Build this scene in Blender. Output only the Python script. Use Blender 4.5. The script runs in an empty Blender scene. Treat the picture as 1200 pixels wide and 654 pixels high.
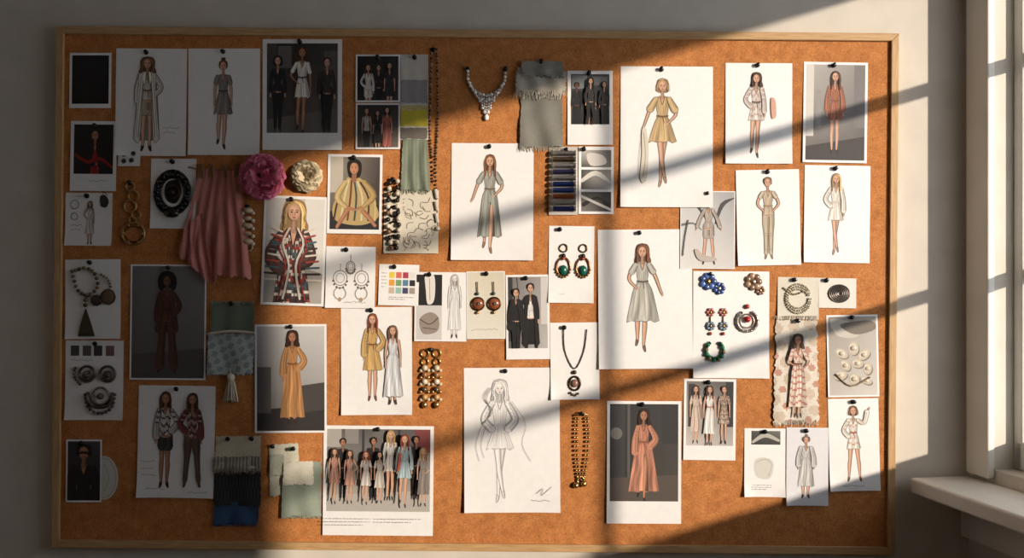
import bpy, math, random
from mathutils import Vector
random.seed(7)
S=0.002; D=2.33333; H0=0.018; ZC=1.5
SB=S*(D-H0)/D
def lin(c):
    r=[]
    for v in c[:3]:
        v=max(0,min(255,v))/255.0
        r.append(v/12.92 if v<=0.04045 else ((v+0.055)/1.055)**2.4)
    return (r[0],r[1],r[2],1.0)
def mul(c,f): return tuple(max(0,min(255,v*f)) for v in c)
def mixc(a,b,t): return tuple(a[i]*(1-t)+b[i]*t for i in range(3))
def W(px,py,h): return ((px-600)*SB, -(H0+h*SB), ZC+(327-py)*SB)

# ---------------------------------------------------------------- materials
def newmat(name):
    m=bpy.data.materials.new(name); m.use_nodes=True
    nt=m.node_tree; b=nt.nodes['Principled BSDF']
    return m,nt,b
def attrmat(name,rough,metal=0.0,noise=0.06,scale=60,bump=0.0,bscale=300):
    m,nt,b=newmat(name)
    a=nt.nodes.new('ShaderNodeAttribute'); a.attribute_name='Col'
    tc=nt.nodes.new('ShaderNodeTexCoord')
    n=nt.nodes.new('ShaderNodeTexNoise'); n.inputs['Scale'].default_value=scale; n.inputs['Detail'].default_value=4
    nt.links.new(tc.outputs['Object'],n.inputs['Vector'])
    mr=nt.nodes.new('ShaderNodeMapRange'); mr.inputs['To Min'].default_value=1-noise; mr.inputs['To Max'].default_value=1+noise
    nt.links.new(n.outputs['Fac'],mr.inputs['Value'])
    mx=nt.nodes.new('ShaderNodeVectorMath'); mx.operation='MULTIPLY'
    nt.links.new(a.outputs['Color'],mx.inputs[0]); nt.links.new(mr.outputs['Result'],mx.inputs[1])
    nt.links.new(mx.outputs['Vector'],b.inputs['Base Color'])
    b.inputs['Roughness'].default_value=rough; b.inputs['Metallic'].default_value=metal
    if bump:
        t=nt.nodes.new('ShaderNodeTexNoise'); t.inputs['Scale'].default_value=bscale
        nt.links.new(tc.outputs['Object'],t.inputs['Vector'])
        bp=nt.nodes.new('ShaderNodeBump'); bp.inputs['Strength'].default_value=bump; bp.inputs['Distance'].default_value=0.001
        nt.links.new(t.outputs['Fac'],bp.inputs['Height']); nt.links.new(bp.outputs['Normal'],b.inputs['Normal'])
    return m
M_PRINT=attrmat('printed_paper',0.6,noise=0.05)
M_METAL=attrmat('jewelry_metal',0.28,metal=0.85)
M_BEAD=attrmat('glazed_bead',0.22)
M_CLOTH=attrmat('woven_cloth',0.9,noise=0.16,scale=180,bump=0.6,bscale=900)
MATS=[M_PRINT,M_METAL,M_BEAD,M_CLOTH]
def procmat(name,c1,c2,scale,rough=0.7,bump=0.2,stretch=(1,1,1),dist=0.002,detail=6):
    m,nt,b=newmat(name)
    tc=nt.nodes.new('ShaderNodeTexCoord'); mp=nt.nodes.new('ShaderNodeMapping'); mp.inputs['Scale'].default_value=stretch
    nt.links.new(tc.outputs['Object'],mp.inputs['Vector'])
    n=nt.nodes.new('ShaderNodeTexNoise'); n.inputs['Scale'].default_value=scale; n.inputs['Detail'].default_value=detail
    nt.links.new(mp.outputs['Vector'],n.inputs['Vector'])
    r=nt.nodes.new('ShaderNodeValToRGB'); r.color_ramp.elements[0].color=lin(c1); r.color_ramp.elements[1].color=lin(c2)
    r.color_ramp.elements[0].position=0.3; r.color_ramp.elements[1].position=0.7
    nt.links.new(n.outputs['Fac'],r.inputs['Fac']); nt.links.new(r.outputs['Color'],b.inputs['Base Color'])
    b.inputs['Roughness'].default_value=rough
    if bump:
        bp=nt.nodes.new('ShaderNodeBump'); bp.inputs['Strength'].default_value=bump; bp.inputs['Distance'].default_value=dist
        nt.links.new(n.outputs['Fac'],bp.inputs['Height']); nt.links.new(bp.outputs['Normal'],b.inputs['Normal'])
    return m,nt,b,r
M_WALL=procmat('painted_plaster',(206,199,188),(215,208,197),14,0.85,0.15,dist=0.003)[0]
M_TRIM=procmat('white_painted_wood',(224,220,212),(234,230,222),9,0.45,0.05)[0]
M_WOODX=procmat('pine_frame_wood',(174,136,92),(204,168,120),30,0.5,0.1,stretch=(0.6,8,8))[0]
M_WOODZ=procmat('pine_frame_wood_vertical',(174,136,92),(204,168,120),30,0.5,0.1,stretch=(8,8,0.6))[0]
M_FLOOR=procmat('oak_floor',(100,75,50),(128,95,66),12,0.5,0.1,stretch=(1,10,1))[0]
M_CEIL=procmat('ceiling_paint',(205,203,198),(212,210,205),12,0.9,0.05)[0]
M_CORK,nt,b,r=procmat('cork',(172,108,56),(198,131,73),55,0.9,0.0,detail=8)
tc=nt.nodes.new('ShaderNodeTexCoord'); v=nt.nodes.new('ShaderNodeTexVoronoi'); v.inputs['Scale'].default_value=170
nt.links.new(tc.outputs['Object'],v.inputs['Vector'])
rr=nt.nodes.new('ShaderNodeValToRGB'); rr.color_ramp.elements[0].position=0.08; rr.color_ramp.elements[1].position=0.32
rr.color_ramp.elements[0].color=(0.6,0.55,0.5,1); rr.color_ramp.elements[1].color=(1,1,1,1)
nt.links.new(v.outputs['Distance'],rr.inputs['Fac'])
mm=nt.nodes.new('ShaderNodeVectorMath'); mm.operation='MULTIPLY'
nt.links.new(r.outputs['Color'],mm.inputs[0]); nt.links.new(rr.outputs['Color'],mm.inputs[1])
n3=nt.nodes.new('ShaderNodeTexNoise'); n3.inputs['Scale'].default_value=260; nt.links.new(tc.outputs['Object'],n3.inputs['Vector'])
mr=nt.nodes.new('ShaderNodeMapRange'); mr.inputs['From Min'].default_value=.3; mr.inputs['From Max'].default_value=.7; mr.inputs['To Min'].default_value=.84; mr.inputs['To Max'].default_value=1.16
nt.links.new(n3.outputs['Fac'],mr.inputs['Value'])
m2=nt.nodes.new('ShaderNodeVectorMath'); m2.operation='MULTIPLY'
nt.links.new(mm.outputs['Vector'],m2.inputs[0]); nt.links.new(mr.outputs['Result'],m2.inputs[1])
nt.links.new(m2.outputs['Vector'],b.inputs['Base Color'])
bp=nt.nodes.new('ShaderNodeBump'); bp.inputs['Strength'].default_value=0.4; bp.inputs['Distance'].default_value=0.001
nt.links.new(n3.outputs['Fac'],bp.inputs['Height']); nt.links.new(bp.outputs['Normal'],b.inputs['Normal'])
M_GLASS=bpy.data.materials.new('window_glass'); M_GLASS.use_nodes=True
nt=M_GLASS.node_tree; nt.nodes.clear()
o=nt.nodes.new('ShaderNodeOutputMaterial'); mx=nt.nodes.new('ShaderNodeMixShader'); t=nt.nodes.new('ShaderNodeBsdfTransparent'); g=nt.nodes.new('ShaderNodeBsdfGlossy')
g.inputs['Roughness'].default_value=0.02; mx.inputs[0].default_value=0.05
nt.links.new(t.outputs[0],mx.inputs[1]); nt.links.new(g.outputs[0],mx.inputs[2]); nt.links.new(mx.outputs[0],o.inputs[0])

# ---------------------------------------------------------------- drawing / modelling kit
def cr(pts,closed=False,n=4):
    m=len(pts)
    if m<3 and not closed: return list(pts)
    out=[]
    rng=range(m) if closed else range(m-1)
    for i in rng:
        if closed: p0,p1,p2,p3=pts[(i-1)%m],pts[i],pts[(i+1)%m],pts[(i+2)%m]
        else: p0,p1,p2,p3=pts[max(i-1,0)],pts[i],pts[i+1],pts[min(i+2,m-1)]
        for k in range(n):
            t=k/n; t2=t*t; t3=t2*t
            out.append(tuple(0.5*((2*b)+(-a+c)*t+(2*a-5*b+4*c-d)*t2+(-a+3*b-3*c+d)*t3) for a,b,c,d in zip(p0,p1,p2,p3)))
    if not closed: out.append(tuple(pts[-1]))
    return out
def clip_poly(P,c):
    x0,y0,x1,y1=c
    def cl(P,ins,inter):
        o=[]
        for i in range(len(P)):
            a=P[i-1]; b=P[i]
            if ins(b):
                if not ins(a): o.append(inter(a,b))
                o.append(b)
            elif ins(a): o.append(inter(a,b))
        return o
    def ix(x): return lambda a,b:(x,a[1]+(b[1]-a[1])*(x-a[0])/(b[0]-a[0]))
    def iy(y): return lambda a,b:(a[0]+(b[0]-a[0])*(y-a[1])/(b[1]-a[1]),y)
    for ins,it in ((lambda p:p[0]>=x0,ix(x0)),(lambda p:p[0]<=x1,ix(x1)),(lambda p:p[1]>=y0,iy(y0)),(lambda p:p[1]<=y1,iy(y1))):
        if len(P)<3: return []
        P=cl(P,ins,it)
    return P
class B:
    def __init__(s,name,z=0.0):
        s.name=name; s.v=[]; s.f=[]; s.c=[]; s.m=[]; s.sm=[]; s.z=z; s.L=z; s.clip=None; s.rot=0; s.ctr=(0,0); s.lift=0; s.y0=0; s.y1=1
    def face(s,pts3,col,mi=0,smooth=False,cols=None):
        b=len(s.v); s.v+=pts3; s.f.append(tuple(range(b,b+len(pts3)))); s.c.append(cols if cols else [col]*len(pts3)); s.m.append(mi); s.sm.append(smooth)
    def up(s): s.L+=0.012
    def flat(s,P,col,up=True):
        if s.clip: P=clip_poly(P,s.clip)
        if len(P)<3: return
        if up: s.up()
        s.face([(p[0],p[1],s.L) for p in P],col)
    def blob(s,P,col,n=4): s.flat(cr(P,True,n),col)
    def rect(s,x0,y0,x1,y1,col): s.flat([(x0,y0),(x1,y0),(x1,y1),(x0,y1)],col)
    def grad(s,x0,y0,x1,y1,a,b,c,d):
        s.up(); s.face([(x0,y0,s.L),(x1,y0,s.L),(x1,y1,s.L),(x0,y1,s.L)],None,0,False,[a,b,c,d])
    def ell(s,cx,cy,rx,ry,col,rot=0,n=18):
        ca,sa=math.cos(rot),math.sin(rot)
        s.flat([(cx+rx*math.cos(t)*ca-ry*math.sin(t)*sa, cy+rx*math.cos(t)*sa+ry*math.sin(t)*ca) for t in [2*math.pi*i/n for i in range(n)]],col)
    def ring(s,cx,cy,rx,ry,w,col,n=22):
        s.stroke([(cx+rx*math.cos(2*math.pi*i/n),cy+ry*math.sin(2*math.pi*i/n)) for i in range(n+1)],w,col,1)
    def stroke(s,P,w,col,n=4,shade=False):
        if not isinstance(w,(list,tuple)): w=[w]*len(P)
        Q=cr([(p[0],p[1],ww) for p,ww in zip(P,w)],False,n) if len(P)>2 and n>1 else [(p[0],p[1],ww) for p,ww in zip(P,w)]
        s.up(); Lp=[];Rp=[]
        for i,q in enumerate(Q):
            a=Q[max(i-1,0)]; b=Q[min(i+1,len(Q)-1)]
            dx,dy=b[0]-a[0],b[1]-a[1]; l=math.hypot(dx,dy) or 1; nx,ny=-dy/l,dx/l
            h=q[2]/2
            Lp.append((q[0]+nx*h,q[1]+ny*h)); Rp.append((q[0]-nx*h,q[1]-ny*h))
        for i,j in ((0,1),(len(Q)-1,len(Q)-2)):
            q=Q[i]
            if q[2]<1.6: continue
            r=Q[j]; dx,dy=q[0]-r[0],q[1]-r[1]; l=math.hypot(dx,dy) or 1; a=math.atan2(dy,dx)
            s.flat([(q[0]+q[2]/2*math.cos(a+t),q[1]+q[2]/2*math.sin(a+t)) for t in (-1.57,-.9,-.4,0,.4,.9,1.57)],col,False)
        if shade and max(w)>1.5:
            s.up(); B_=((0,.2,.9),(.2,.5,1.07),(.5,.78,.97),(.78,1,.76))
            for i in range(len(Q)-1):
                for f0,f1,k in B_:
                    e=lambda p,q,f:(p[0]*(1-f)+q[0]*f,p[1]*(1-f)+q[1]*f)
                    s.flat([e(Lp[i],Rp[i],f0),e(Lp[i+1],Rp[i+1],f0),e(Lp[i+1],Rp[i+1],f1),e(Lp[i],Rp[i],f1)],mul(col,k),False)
        else:
            for i in range(len(Q)-1):
                s.flat([Lp[i],Lp[i+1],Rp[i+1],Rp[i]],col,False)
    # 3d
    def sphere(s,x,y,h,r,col,mi=2,sx=1,sy=1,sh=1,n=9,m=6):
        h+=s.L; h=max(h,s.z+r*sh*.55)
        R=[]
        for j in range(m+1):
            a=math.pi*j/m
            R.append([(x+r*sx*math.sin(a)*math.cos(2*math.pi*i/n),y+r*sy*math.sin(a)*math.sin(2*math.pi*i/n),max(h+r*sh*math.cos(a),.05)) for i in range(n)])
        b=len(s.v)
        for ring in R: s.v+=ring
        for j in range(m):
            for i in range(n):
                k=(i+1)%n
                s.f.append((b+j*n+i,b+(j+1)*n+i,b+(j+1)*n+k,b+j*n+k)); s.c.append([col]*4); s.m.append(mi); s.sm.append(True)
    def tube(s,P,r,col,mi=1,n=6,smooth=True,closed=False,k=4):
        P=[(p[0],p[1],(p[2] if len(p)>2 else r)) for p in P]
        Q=cr(P,closed,k) if smooth and len(P)>2 else P
        Q=[Vector((q[0],q[1],q[2]+s.L)) for q in Q]; b=len(s.v); N=len(Q)
        for i,q in enumerate(Q):
            if closed: t=Q[(i+1)%N]-Q[i-1]
            else: t=Q[min(i+1,N-1)]-Q[max(i-1,0)]
            if t.length<1e-6: t=Vector((0,1,0))
            t.normalize(); a=t.cross(Vector((0,0,1)))
            if a.length<1e-3: a=Vector((1,0,0))
            a.normalize(); c=a.cross(t)
            for j in range(n):
                an=2*math.pi*j/n; p=q+a*(r*math.cos(an))+c*(r*math.sin(an)); s.v.append((p.x,p.y,max(p.z,.05)))
        for i in range(N if closed else N-1):
            for j in range(n):
                k2=(j+1)%n; i2=(i+1)%N
                s.f.append((b+i*n+j,b+i2*n+j,b+i2*n+k2,b+i*n+k2)); s.c.append([col]*4); s.m.append(mi); s.sm.append(True)
        if not closed:
            for i in (0,N-1):
                s.f.append(tuple(b+i*n+j for j in range(n))); s.c.append([col]*n); s.m.append(mi); s.sm.append(False)
    def torus(s,x,y,R,r,col,mi=1,ry=None,a0=0,a1=360,h=None,N=20):
        ry=ry or R; h=r if h is None else h
        full=abs(a1-a0)>=360
        P=[(x+R*math.cos(math.radians(a0+(a1-a0)*i/N)),y+ry*math.sin(math.radians(a0+(a1-a0)*i/N)),h) for i in range(N if full else N+1)]
        s.tube(P,r,col,mi,closed=full,smooth=False)
    def beads(s,P,r,cols,mi=2,gap=1.0):
        Q=cr(P,False,12); last=Q[0]; k=0
        s.sphere(last[0],last[1],r,r,cols[0],mi)
        for q in Q[1:]:
            if math.hypot(q[0]-last[0],q[1]-last[1])>=2*r*gap:
                k+=1; s.sphere(q[0],q[1],r,r,cols[k%len(cols)],mi); last=q
    def cloth(s,TL,TR,BR,BL,colf,amp=2,freq=3,jag=0.6,nx=28,ny=26,z=0.8,grow=1,ph=0,mi=3):
        b=len(s.v); ro=[random.uniform(-jag,jag) for _ in range(nx+1)]; rs=[(random.uniform(-jag,jag),random.uniform(-jag,jag)) for _ in range(ny+1)]
        for j in range(ny+1):
            v=j/ny
            for i in range(nx+1):
                u=i/nx
                x=(TL[0]*(1-u)+TR[0]*u)*(1-v)+(BL[0]*(1-u)+BR[0]*u)*v
                y=(TL[1]*(1-u)+TR[1]*u)*(1-v)+(BL[1]*(1-u)+BR[1]*u)*v
                if i==0: x+=rs[j][0]
                if i==nx: x+=rs[j][1]
                if j==ny: y+=ro[i]*2
                if j==0: y+=ro[-i-1]
                w=(0.25+0.75*v if grow else 1)
                hh=z+amp*w*(0.5+0.5*math.sin(freq*u*6.283+ph+1.3*math.sin(v*3+ph)))+0.25*amp*math.sin(v*9+u*5+ph)
                s.v.append((x,y,s.L+max(0.1,hh)))
        for j in range(ny):
            for i in range(nx):
                u=(i+.5)/nx; v=(j+.5)/ny
                c=colf(u,v) if callable(colf) else colf
                s.f.append((b+j*(nx+1)+i,b+(j+1)*(nx+1)+i,b+(j+1)*(nx+1)+i+1,b+j*(nx+1)+i+1)); s.c.append([c]*4); s.m.append(mi); s.sm.append(True)
    def fringe(s,x0,x1,y,ln,col,step=1.3,r=.35,h=1.5):
        x=x0
        while x<x1:
            l=ln*random.uniform(.6,1.1); dx=random.uniform(-1.5,1.5)
            s.tube([(x,y,h),(x+dx*.5,y+l*.5,h+.6),(x+dx,y+l,h)],r,mul(col,random.uniform(.85,1.1)),3,n=4,k=2); x+=step*random.uniform(.7,1.2)
    def build(s):
        vv=[]; cr_,sr=math.cos(math.radians(s.rot)),math.sin(math.radians(s.rot))
        for x,y,h in s.v:
            if s.lift: h=h+s.lift*max(0,(y-s.y0)/(s.y1-s.y0))
            if s.rot:
                dx,dy=x-s.ctr[0],y-s.ctr[1]; x=s.ctr[0]+dx*cr_-dy*sr; y=s.ctr[1]+dx*sr+dy*cr_
            vv.append(Vector(W(x,y,h)))
        lo=Vector((min(a.x for a in vv),min(a.y for a in vv),min(a.z for a in vv))); hi=Vector((max(a.x for a in vv),max(a.y for a in vv),max(a.z for a in vv)))
        o=(lo+hi)/2; o.y=hi.y
        me=bpy.data.meshes.new(s.name); me.from_pydata([a-o for a in vv],[],s.f)
        used=sorted(set(s.m))
        for k in used: me.materials.append(MATS[k])
        ca=me.color_attributes.new(name='Col',type='FLOAT_COLOR',domain='CORNER')
        buf=[];cache={}
        for cc in s.c:
            for c in cc:
                if c not in cache: cache[c]=lin(c)
                buf.extend(cache[c])
        ca.data.foreach_set('color',buf)
        me.polygons.foreach_set('material_index',[used.index(k) for k in s.m])
        me.polygons.foreach_set('use_smooth',s.sm)
        me.update()
        ob=bpy.data.objects.new(s.name,me); ob.location=o; bpy.context.collection.objects.link(ob)
        return ob
PINS=[]; ITEMS=[]
PAPER=(238,237,237)
def sheet(name,x0,y0,x1,y1,rot=0,lift=1.6,z=0.5,col=PAPER,curl=3.0,pin=True):
    s=B(name,z); s.rot=rot; s.ctr=((x0+x1)/2,(y0+y1)/2); s.lift=lift; s.y0=y0; s.y1=y1
    n=12; b=len(s.v); cs=[random.uniform(.3,1)*curl for _ in range(2)]
    for j in range(n+1):
        for i in range(n+1):
            u,v=i/n,j/n
            e=max(0,(v-.72)/.28)**2*(cs[0]*max(0,(.28-u)/.28)**1.5+cs[1]*max(0,(u-.72)/.28)**1.5)
            s.v.append((x0+(x1-x0)*u,y0+(y1-y0)*v,s.L+e))
    for j in range(n):
        for i in range(n):
            s.f.append((b+j*(n+1)+i,b+(j+1)*(n+1)+i,b+(j+1)*(n+1)+i+1,b+j*(n+1)+i+1)); s.c.append([col]*4); s.m.append(0); s.sm.append(True)
    s.up()
    if pin:
        if pin is True: pin=((x0+x1)/2+random.uniform(-3,3),y0+4)
        PINS.append((pin[0],pin[1],z+.2))
    ITEMS.append(s); return s
def photo(name,x0,y0,x1,y1,bd=3,bot=None,bg=((60,60,60),)*4,**k):
    k.setdefault('curl',0); s=sheet(name,x0,y0,x1,y1,**k)
    bot=bd if bot is None else bot
    s.clip=(x0+bd,y0+bd,x1-bd,y1-bot); s.grad(x0+bd,y0+bd,x1-bd,y1-bot,*bg); return s
def obj(name,z=0.3):
    s=B(name,z); ITEMS.append(s); return s
def pin(x,y,h=.6): PINS.append((x,y,h))

SK=(210,164,138); SKD=(120,78,56); SKM=(176,124,94)
BRN=(72,46,32); BLN=(186,150,102); BLK=(28,23,22); RED=(126,64,40)
LEG={'stand':([(.26,4),(.25,6.1),(.2,8.1)],[(-.26,4),(-.28,6.1),(-.3,8.1)]),
 'walk':([(.25,4),(.14,6.1),(.03,8.25)],[(-.25,4),(-.4,6.0),(-.46,7.75)]),
 'cross':([(.25,4),(.0,6.2),(-.14,8.2)],[(-.25,4),(-.1,6.1),(.16,7.9)]),
 'wide':([(.3,4),(.5,6.1),(.65,8.1)],[(-.3,4),(-.45,6.1),(-.6,8.1)])}
ARM={'down':[(.62,1.66),(.8,2.9),(.82,4.0),(.84,4.45)],'hip':[(.62,1.66),(1.12,2.75),(.62,3.45),(.45,3.6)],
 'out':[(.62,1.66),(1.1,2.7),(1.45,3.7),(1.6,4.05)],'up':[(.62,1.66),(1.25,1.9),(1.6,.7),(1.85,.3)],
 'front':[(.62,1.66),(.85,2.8),(.3,3.2),(.0,3.25)],'back':[(.62,1.66),(.78,2.8),(.5,3.5),(.4,3.6)]}
def fig(A,cx,top,H,skin=SK,hair=BRN,hs='long',g='dress',col=(150,140,120),dk=None,col2=None,hem=5.2,fl=.9,sl=0,sw=.36,belt=None,legs='stand',arms=('down','down'),line=None,shoe=(60,45,40),pat=None,lean=0,vn=2.1,coat=None,coath=6,flip=1,lw=None,slit=False,wd=1.0,ct=1.0):
    u=H/8.9; dk=dk or mul(col,.62); lw=lw or max(.32,u*.04); col2=col2 or col
    ph=random.uniform(0,6); ph2=random.uniform(0,6)
    def q(x,y): return (cx+flip*(x*wd+lean*(4-y)*.1)*u,top+y*u)
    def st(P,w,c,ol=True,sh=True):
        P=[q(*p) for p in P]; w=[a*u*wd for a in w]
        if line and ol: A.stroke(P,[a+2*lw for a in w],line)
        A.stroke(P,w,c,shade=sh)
    def bl(P,c,ol=True,n=4):
        P=[q(*p) for p in P]; A.blob(P,c,n)
        if line and ol: A.stroke(cr(P,True,n)+[P[0]],lw,line,1)
    def ln(P,c,w=1): A.stroke([q(*p) for p in P],lw*w,c)
    def sym(R): return R+[(-x,y) for x,y in reversed(R)]
    def grid(xl,xr,ya,yb,colf,skip=None):
        ny=max(5,min(40,int((yb-ya)*u/1.8))); nx=max(5,min(18,int(1.6*u/1.1)))
        A.up()
        for j in range(ny):
            a=ya+(yb-ya)*j/ny; b_=ya+(yb-ya)*(j+1)/ny
            for i in range(nx):
                f0=i/nx; f1=(i+1)/nx; m=(f0+f1)-1; ym=(a+b_)/2
                xm=xl(ym)+(xr(ym)-xl(ym))*(f0+f1)/2
                if skip and skip(xm,ym): continue
                e=lambda y,f:q(xl(y)+(xr(y)-xl(y))*f,y)
                A.flat([e(a,f0),e(a,f1),e(b_,f1),e(b_,f0)],colf(m,ym),False)
    hd=mul(hair,.65); hl=mul(hair,1.4)
    if hs=='long': HP=sym([(0,-.08),(.34,.05),(.48,.5),(.5,1.1),(.54,1.7),(.4,2.2),(.2,1.9)])
    elif hs=='wavy': HP=sym([(0,-.12),(.42,0),(.58,.4),(.58,.9),(.7,1.3),(.58,1.75),(.3,1.6)])
    elif hs=='bob': HP=sym([(0,-.08),(.4,.08),(.48,.5),(.46,1.0),(.2,1.1)])
    elif hs=='afro': HP=sym([(0,-.3),(.5,-.18),(.8,.3),(.82,.9),(.6,1.4),(.2,1.2)])
    elif hs=='bun': A.ell(*q(0,-.12),.24*u,.2*u,hair); HP=sym([(0,-.02),(.34,.1),(.42,.45),(.3,.8)])
    else: HP=sym([(0,-.06),(.36,.08),(.43,.45),(.36,.75)])
    bl(HP,mul(hair,.82))
    if coat: bl(sym([(0,1.4),(.6,1.5),(.78,3),(1.0,coath-.6),(.98,coath),(.4,coath+.08)]),mul(coat,.62))
    for P in LEG[legs]:
        k=P[1]; a=P[2]; calf=(k[0]*.68+a[0]*.32+(.03 if k[0]>0 else -.03),k[1]*.68+a[1]*.32)
        sx=1 if a[0]>=0 else -1
        st([(a[0],a[1]-.1),(a[0]+.05*sx,a[1]+.25),(a[0]+.12*sx,a[1]+.52)],[.17,.2,.12],shoe)
        st([P[0],((P[0][0]+k[0])/2,(P[0][1]+k[1])/2),k,calf,a],[.58,.47,.33,.35,.16],skin)
    if g in('pants','jumpsuit','wide'):
        w=.85 if g=='wide' else .58
        pc=col2 if g!='jumpsuit' else col
        for P in LEG[legs]:
            st([(P[0][0],3.6),((P[0][0]+P[1][0])/2,4.9),P[1],(P[2][0],P[2][1]-.05)],[.7,.7,w*.8,w*.62 if g!='wide' else w],pc)
            for o in(-.1,.12): ln([(P[0][0]+o,4.2),(P[1][0]+o*1.4,6),(P[2][0]+o,7.9)],mul(pc,.72),1.2)
            for o in(5.9,6.15,7.6): ln([(P[1][0]-.2,o),(P[1][0]+.15,o+.12)],mul(pc,.7),1)
    if g=='shorts':
        for P in LEG[legs]: st([(P[0][0],3.6),(P[0][0]+.02,4.9)],[.78,.86],col2)
    bl(sym([(.0,1.3),(.3,1.42),(.6,1.55),(.5,2.1),(.42,3.0),(.52,3.8),(.3,4.1)]),skin,False)
    st([(0,.8),(0,1.5)],[.24,.28],mul(skin,.82),False)
    ln([(.06,1.52),(.4,1.5)],mul(skin,.8),1.2); ln([(-.06,1.52),(-.4,1.5)],mul(skin,.85),1.2)
    bot=hem if g=='dress' else (4.0 if g in('pants','wide','jumpsuit') else 3.9)
    f2=fl if g=='dress' else .6
    prof=[(1.42,.36),(1.55,.62),(2.0,.51),(2.4,.49),(3.0,.38),(3.7,.56),(bot,f2)]
    if g=='dress' and hem>5: prof=[(1.42,.36),(1.55,.62),(2.0,.51),(2.4,.49),(3.0,.38),(3.7,.38+(f2-.38)*.42 if fl>.8 else .54),(bot,f2)]
    def hw(y):
        for (a,b),(c,d) in zip(prof,prof[1:]):
            if a<=y<=c: return b+(d-b)*(y-a)/(c-a)
        return prof[-1][1]
    ys=[1.45,1.55,1.8,2.1,2.5,2.8,3.0,3.2,3.6,4.0]; ys=[y for y in ys if y<bot-.15]
    y=4.5
    while y<bot-.2: ys.append(y); y+=.5
    R=[(hw(y),y) for y in ys]
    nh=7; hemp=[(f2*(1-2*i/nh),bot+(.09 if i%2 else -.04)+.04*math.sin(i*2+ph)) for i in range(nh+1)]
    Lf=[(-hw(y),y) for y in reversed(ys)]
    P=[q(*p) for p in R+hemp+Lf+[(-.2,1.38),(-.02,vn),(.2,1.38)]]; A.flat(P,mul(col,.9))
    if line: A.stroke(P+[P[0]],lw,line,1)
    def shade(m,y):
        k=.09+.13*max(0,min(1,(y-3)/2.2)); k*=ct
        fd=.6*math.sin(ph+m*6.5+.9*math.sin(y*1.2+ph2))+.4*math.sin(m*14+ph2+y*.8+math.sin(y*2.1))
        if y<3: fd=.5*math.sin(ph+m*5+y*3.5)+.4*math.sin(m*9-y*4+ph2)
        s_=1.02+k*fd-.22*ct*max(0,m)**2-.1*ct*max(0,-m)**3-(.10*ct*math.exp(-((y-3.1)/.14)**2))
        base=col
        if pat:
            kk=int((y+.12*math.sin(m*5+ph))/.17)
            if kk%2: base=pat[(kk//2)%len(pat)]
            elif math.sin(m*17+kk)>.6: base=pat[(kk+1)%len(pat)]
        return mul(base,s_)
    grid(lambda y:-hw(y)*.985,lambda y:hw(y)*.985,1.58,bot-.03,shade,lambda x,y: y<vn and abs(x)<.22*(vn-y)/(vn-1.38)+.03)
    for t in(-.7,-.3,.15,.55):
        ln([(t*.38,3.1),(t*hw(3.7),3.7),(t*f2*1.02,bot-.12)],mixc(dk,col,.35),1.1)
        ln([(t*.5,1.75+abs(.5-abs(t))*.4+.25),(t*.42,2.5),(t*.36,2.95)],mixc(dk,col,.45),.9)
    if slit:
        P=LEG[legs][0]
        A.flat([q(.02,4.1),q(.42,5.4),q(.5,hem),q(-.06,hem)],mul(col,.5))
        st([(.14,4.5),((.14+P[1][0])/2+.04,5.3),P[1],(P[1][0]*.7+P[2][0]*.3,P[1][1]*.7+P[2][1]*.3),P[2]],[.16,.36,.33,.33,.16],mul(skin,1.08),False)
    if belt: A.stroke([q(-.42,3.0),q(0,3.06),q(.42,3.0)],.15*u,belt); ln([(.02,3.05),(.12,3.6)],belt,2)
    ln([(.2,1.38),(-.02,vn),(-.2,1.38)],dk,1.5)
    for sg,an in zip((-1,1),arms):
        P=[(x*sg,y) for x,y in ARM[an]]
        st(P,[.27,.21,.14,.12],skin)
        h=P[3]; p=P[2]; dx,dy=h[0]-p[0],h[1]-p[1]; l=math.hypot(dx,dy) or 1; dx/=l;dy/=l
        for o in(-.5,-.17,.17,.5): st([h,(h[0]+dx*.2-dy*o*.16,h[1]+dy*.2+dx*o*.16)],[.06,.045],skin,False)
        if sl>0:
            e=P[1]; w=P[2]; sc=coat or col
            if sl<=1: E=(P[0][0]+(e[0]-P[0][0])*.75*sl,P[0][1]+(e[1]-P[0][1])*.75*sl); st([(P[0][0]*.9,P[0][1]),E],[.38,sw+.06],sc)
            else:
                st([(P[0][0]*.9,P[0][1]-.02),e,(w[0],w[1])],[.4,sw,sw*1.15],sc); ln([P[0],e,w],mul(sc,.7),1.3)
                for k in(.35,.6,.85):
                    x=P[0][0]+(e[0]-P[0][0])*k; y=P[0][1]+(e[1]-P[0][1])*k; ln([(x-.13,y-.05),(x+.12,y+.08)],mul(sc,.72),1)
            if pat:
                for k in range(5):
                    f=k/5; x=P[0][0]+(e[0]-P[0][0])*f; y=P[0][1]+.1+(e[1]-P[0][1])*f
                    if sl>1 or f<.6*sl: st([(x-.15,y),(x+.15,y+.04)],[.1,.1],pat[k%len(pat)],False)
    if coat:
        for sg in(1,-1):
            bl([(sg*.14,1.36),(sg*.64,1.5),(sg*.7,2.4),(sg*.66,3.1),(sg*1.0,coath-.5),(sg*.98,coath),(sg*.55,coath+.05),(sg*.36,3.2),(sg*.2,2.2)],coat)
            for o,c_,w_ in((.3,.66,2),(.42,1.12,1.6),(.5,.75,1.6),(.58,1.1,1)): ln([(sg*o,1.7),(sg*(o+.08),3.1),(sg*(o*.9+.42),coath-.15)],mul(coat,c_),w_)
            bl([(sg*.1,1.36),(sg*.3,1.42),(sg*.38,2.0),(sg*.2,2.5)],mul(coat,1.12))
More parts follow.
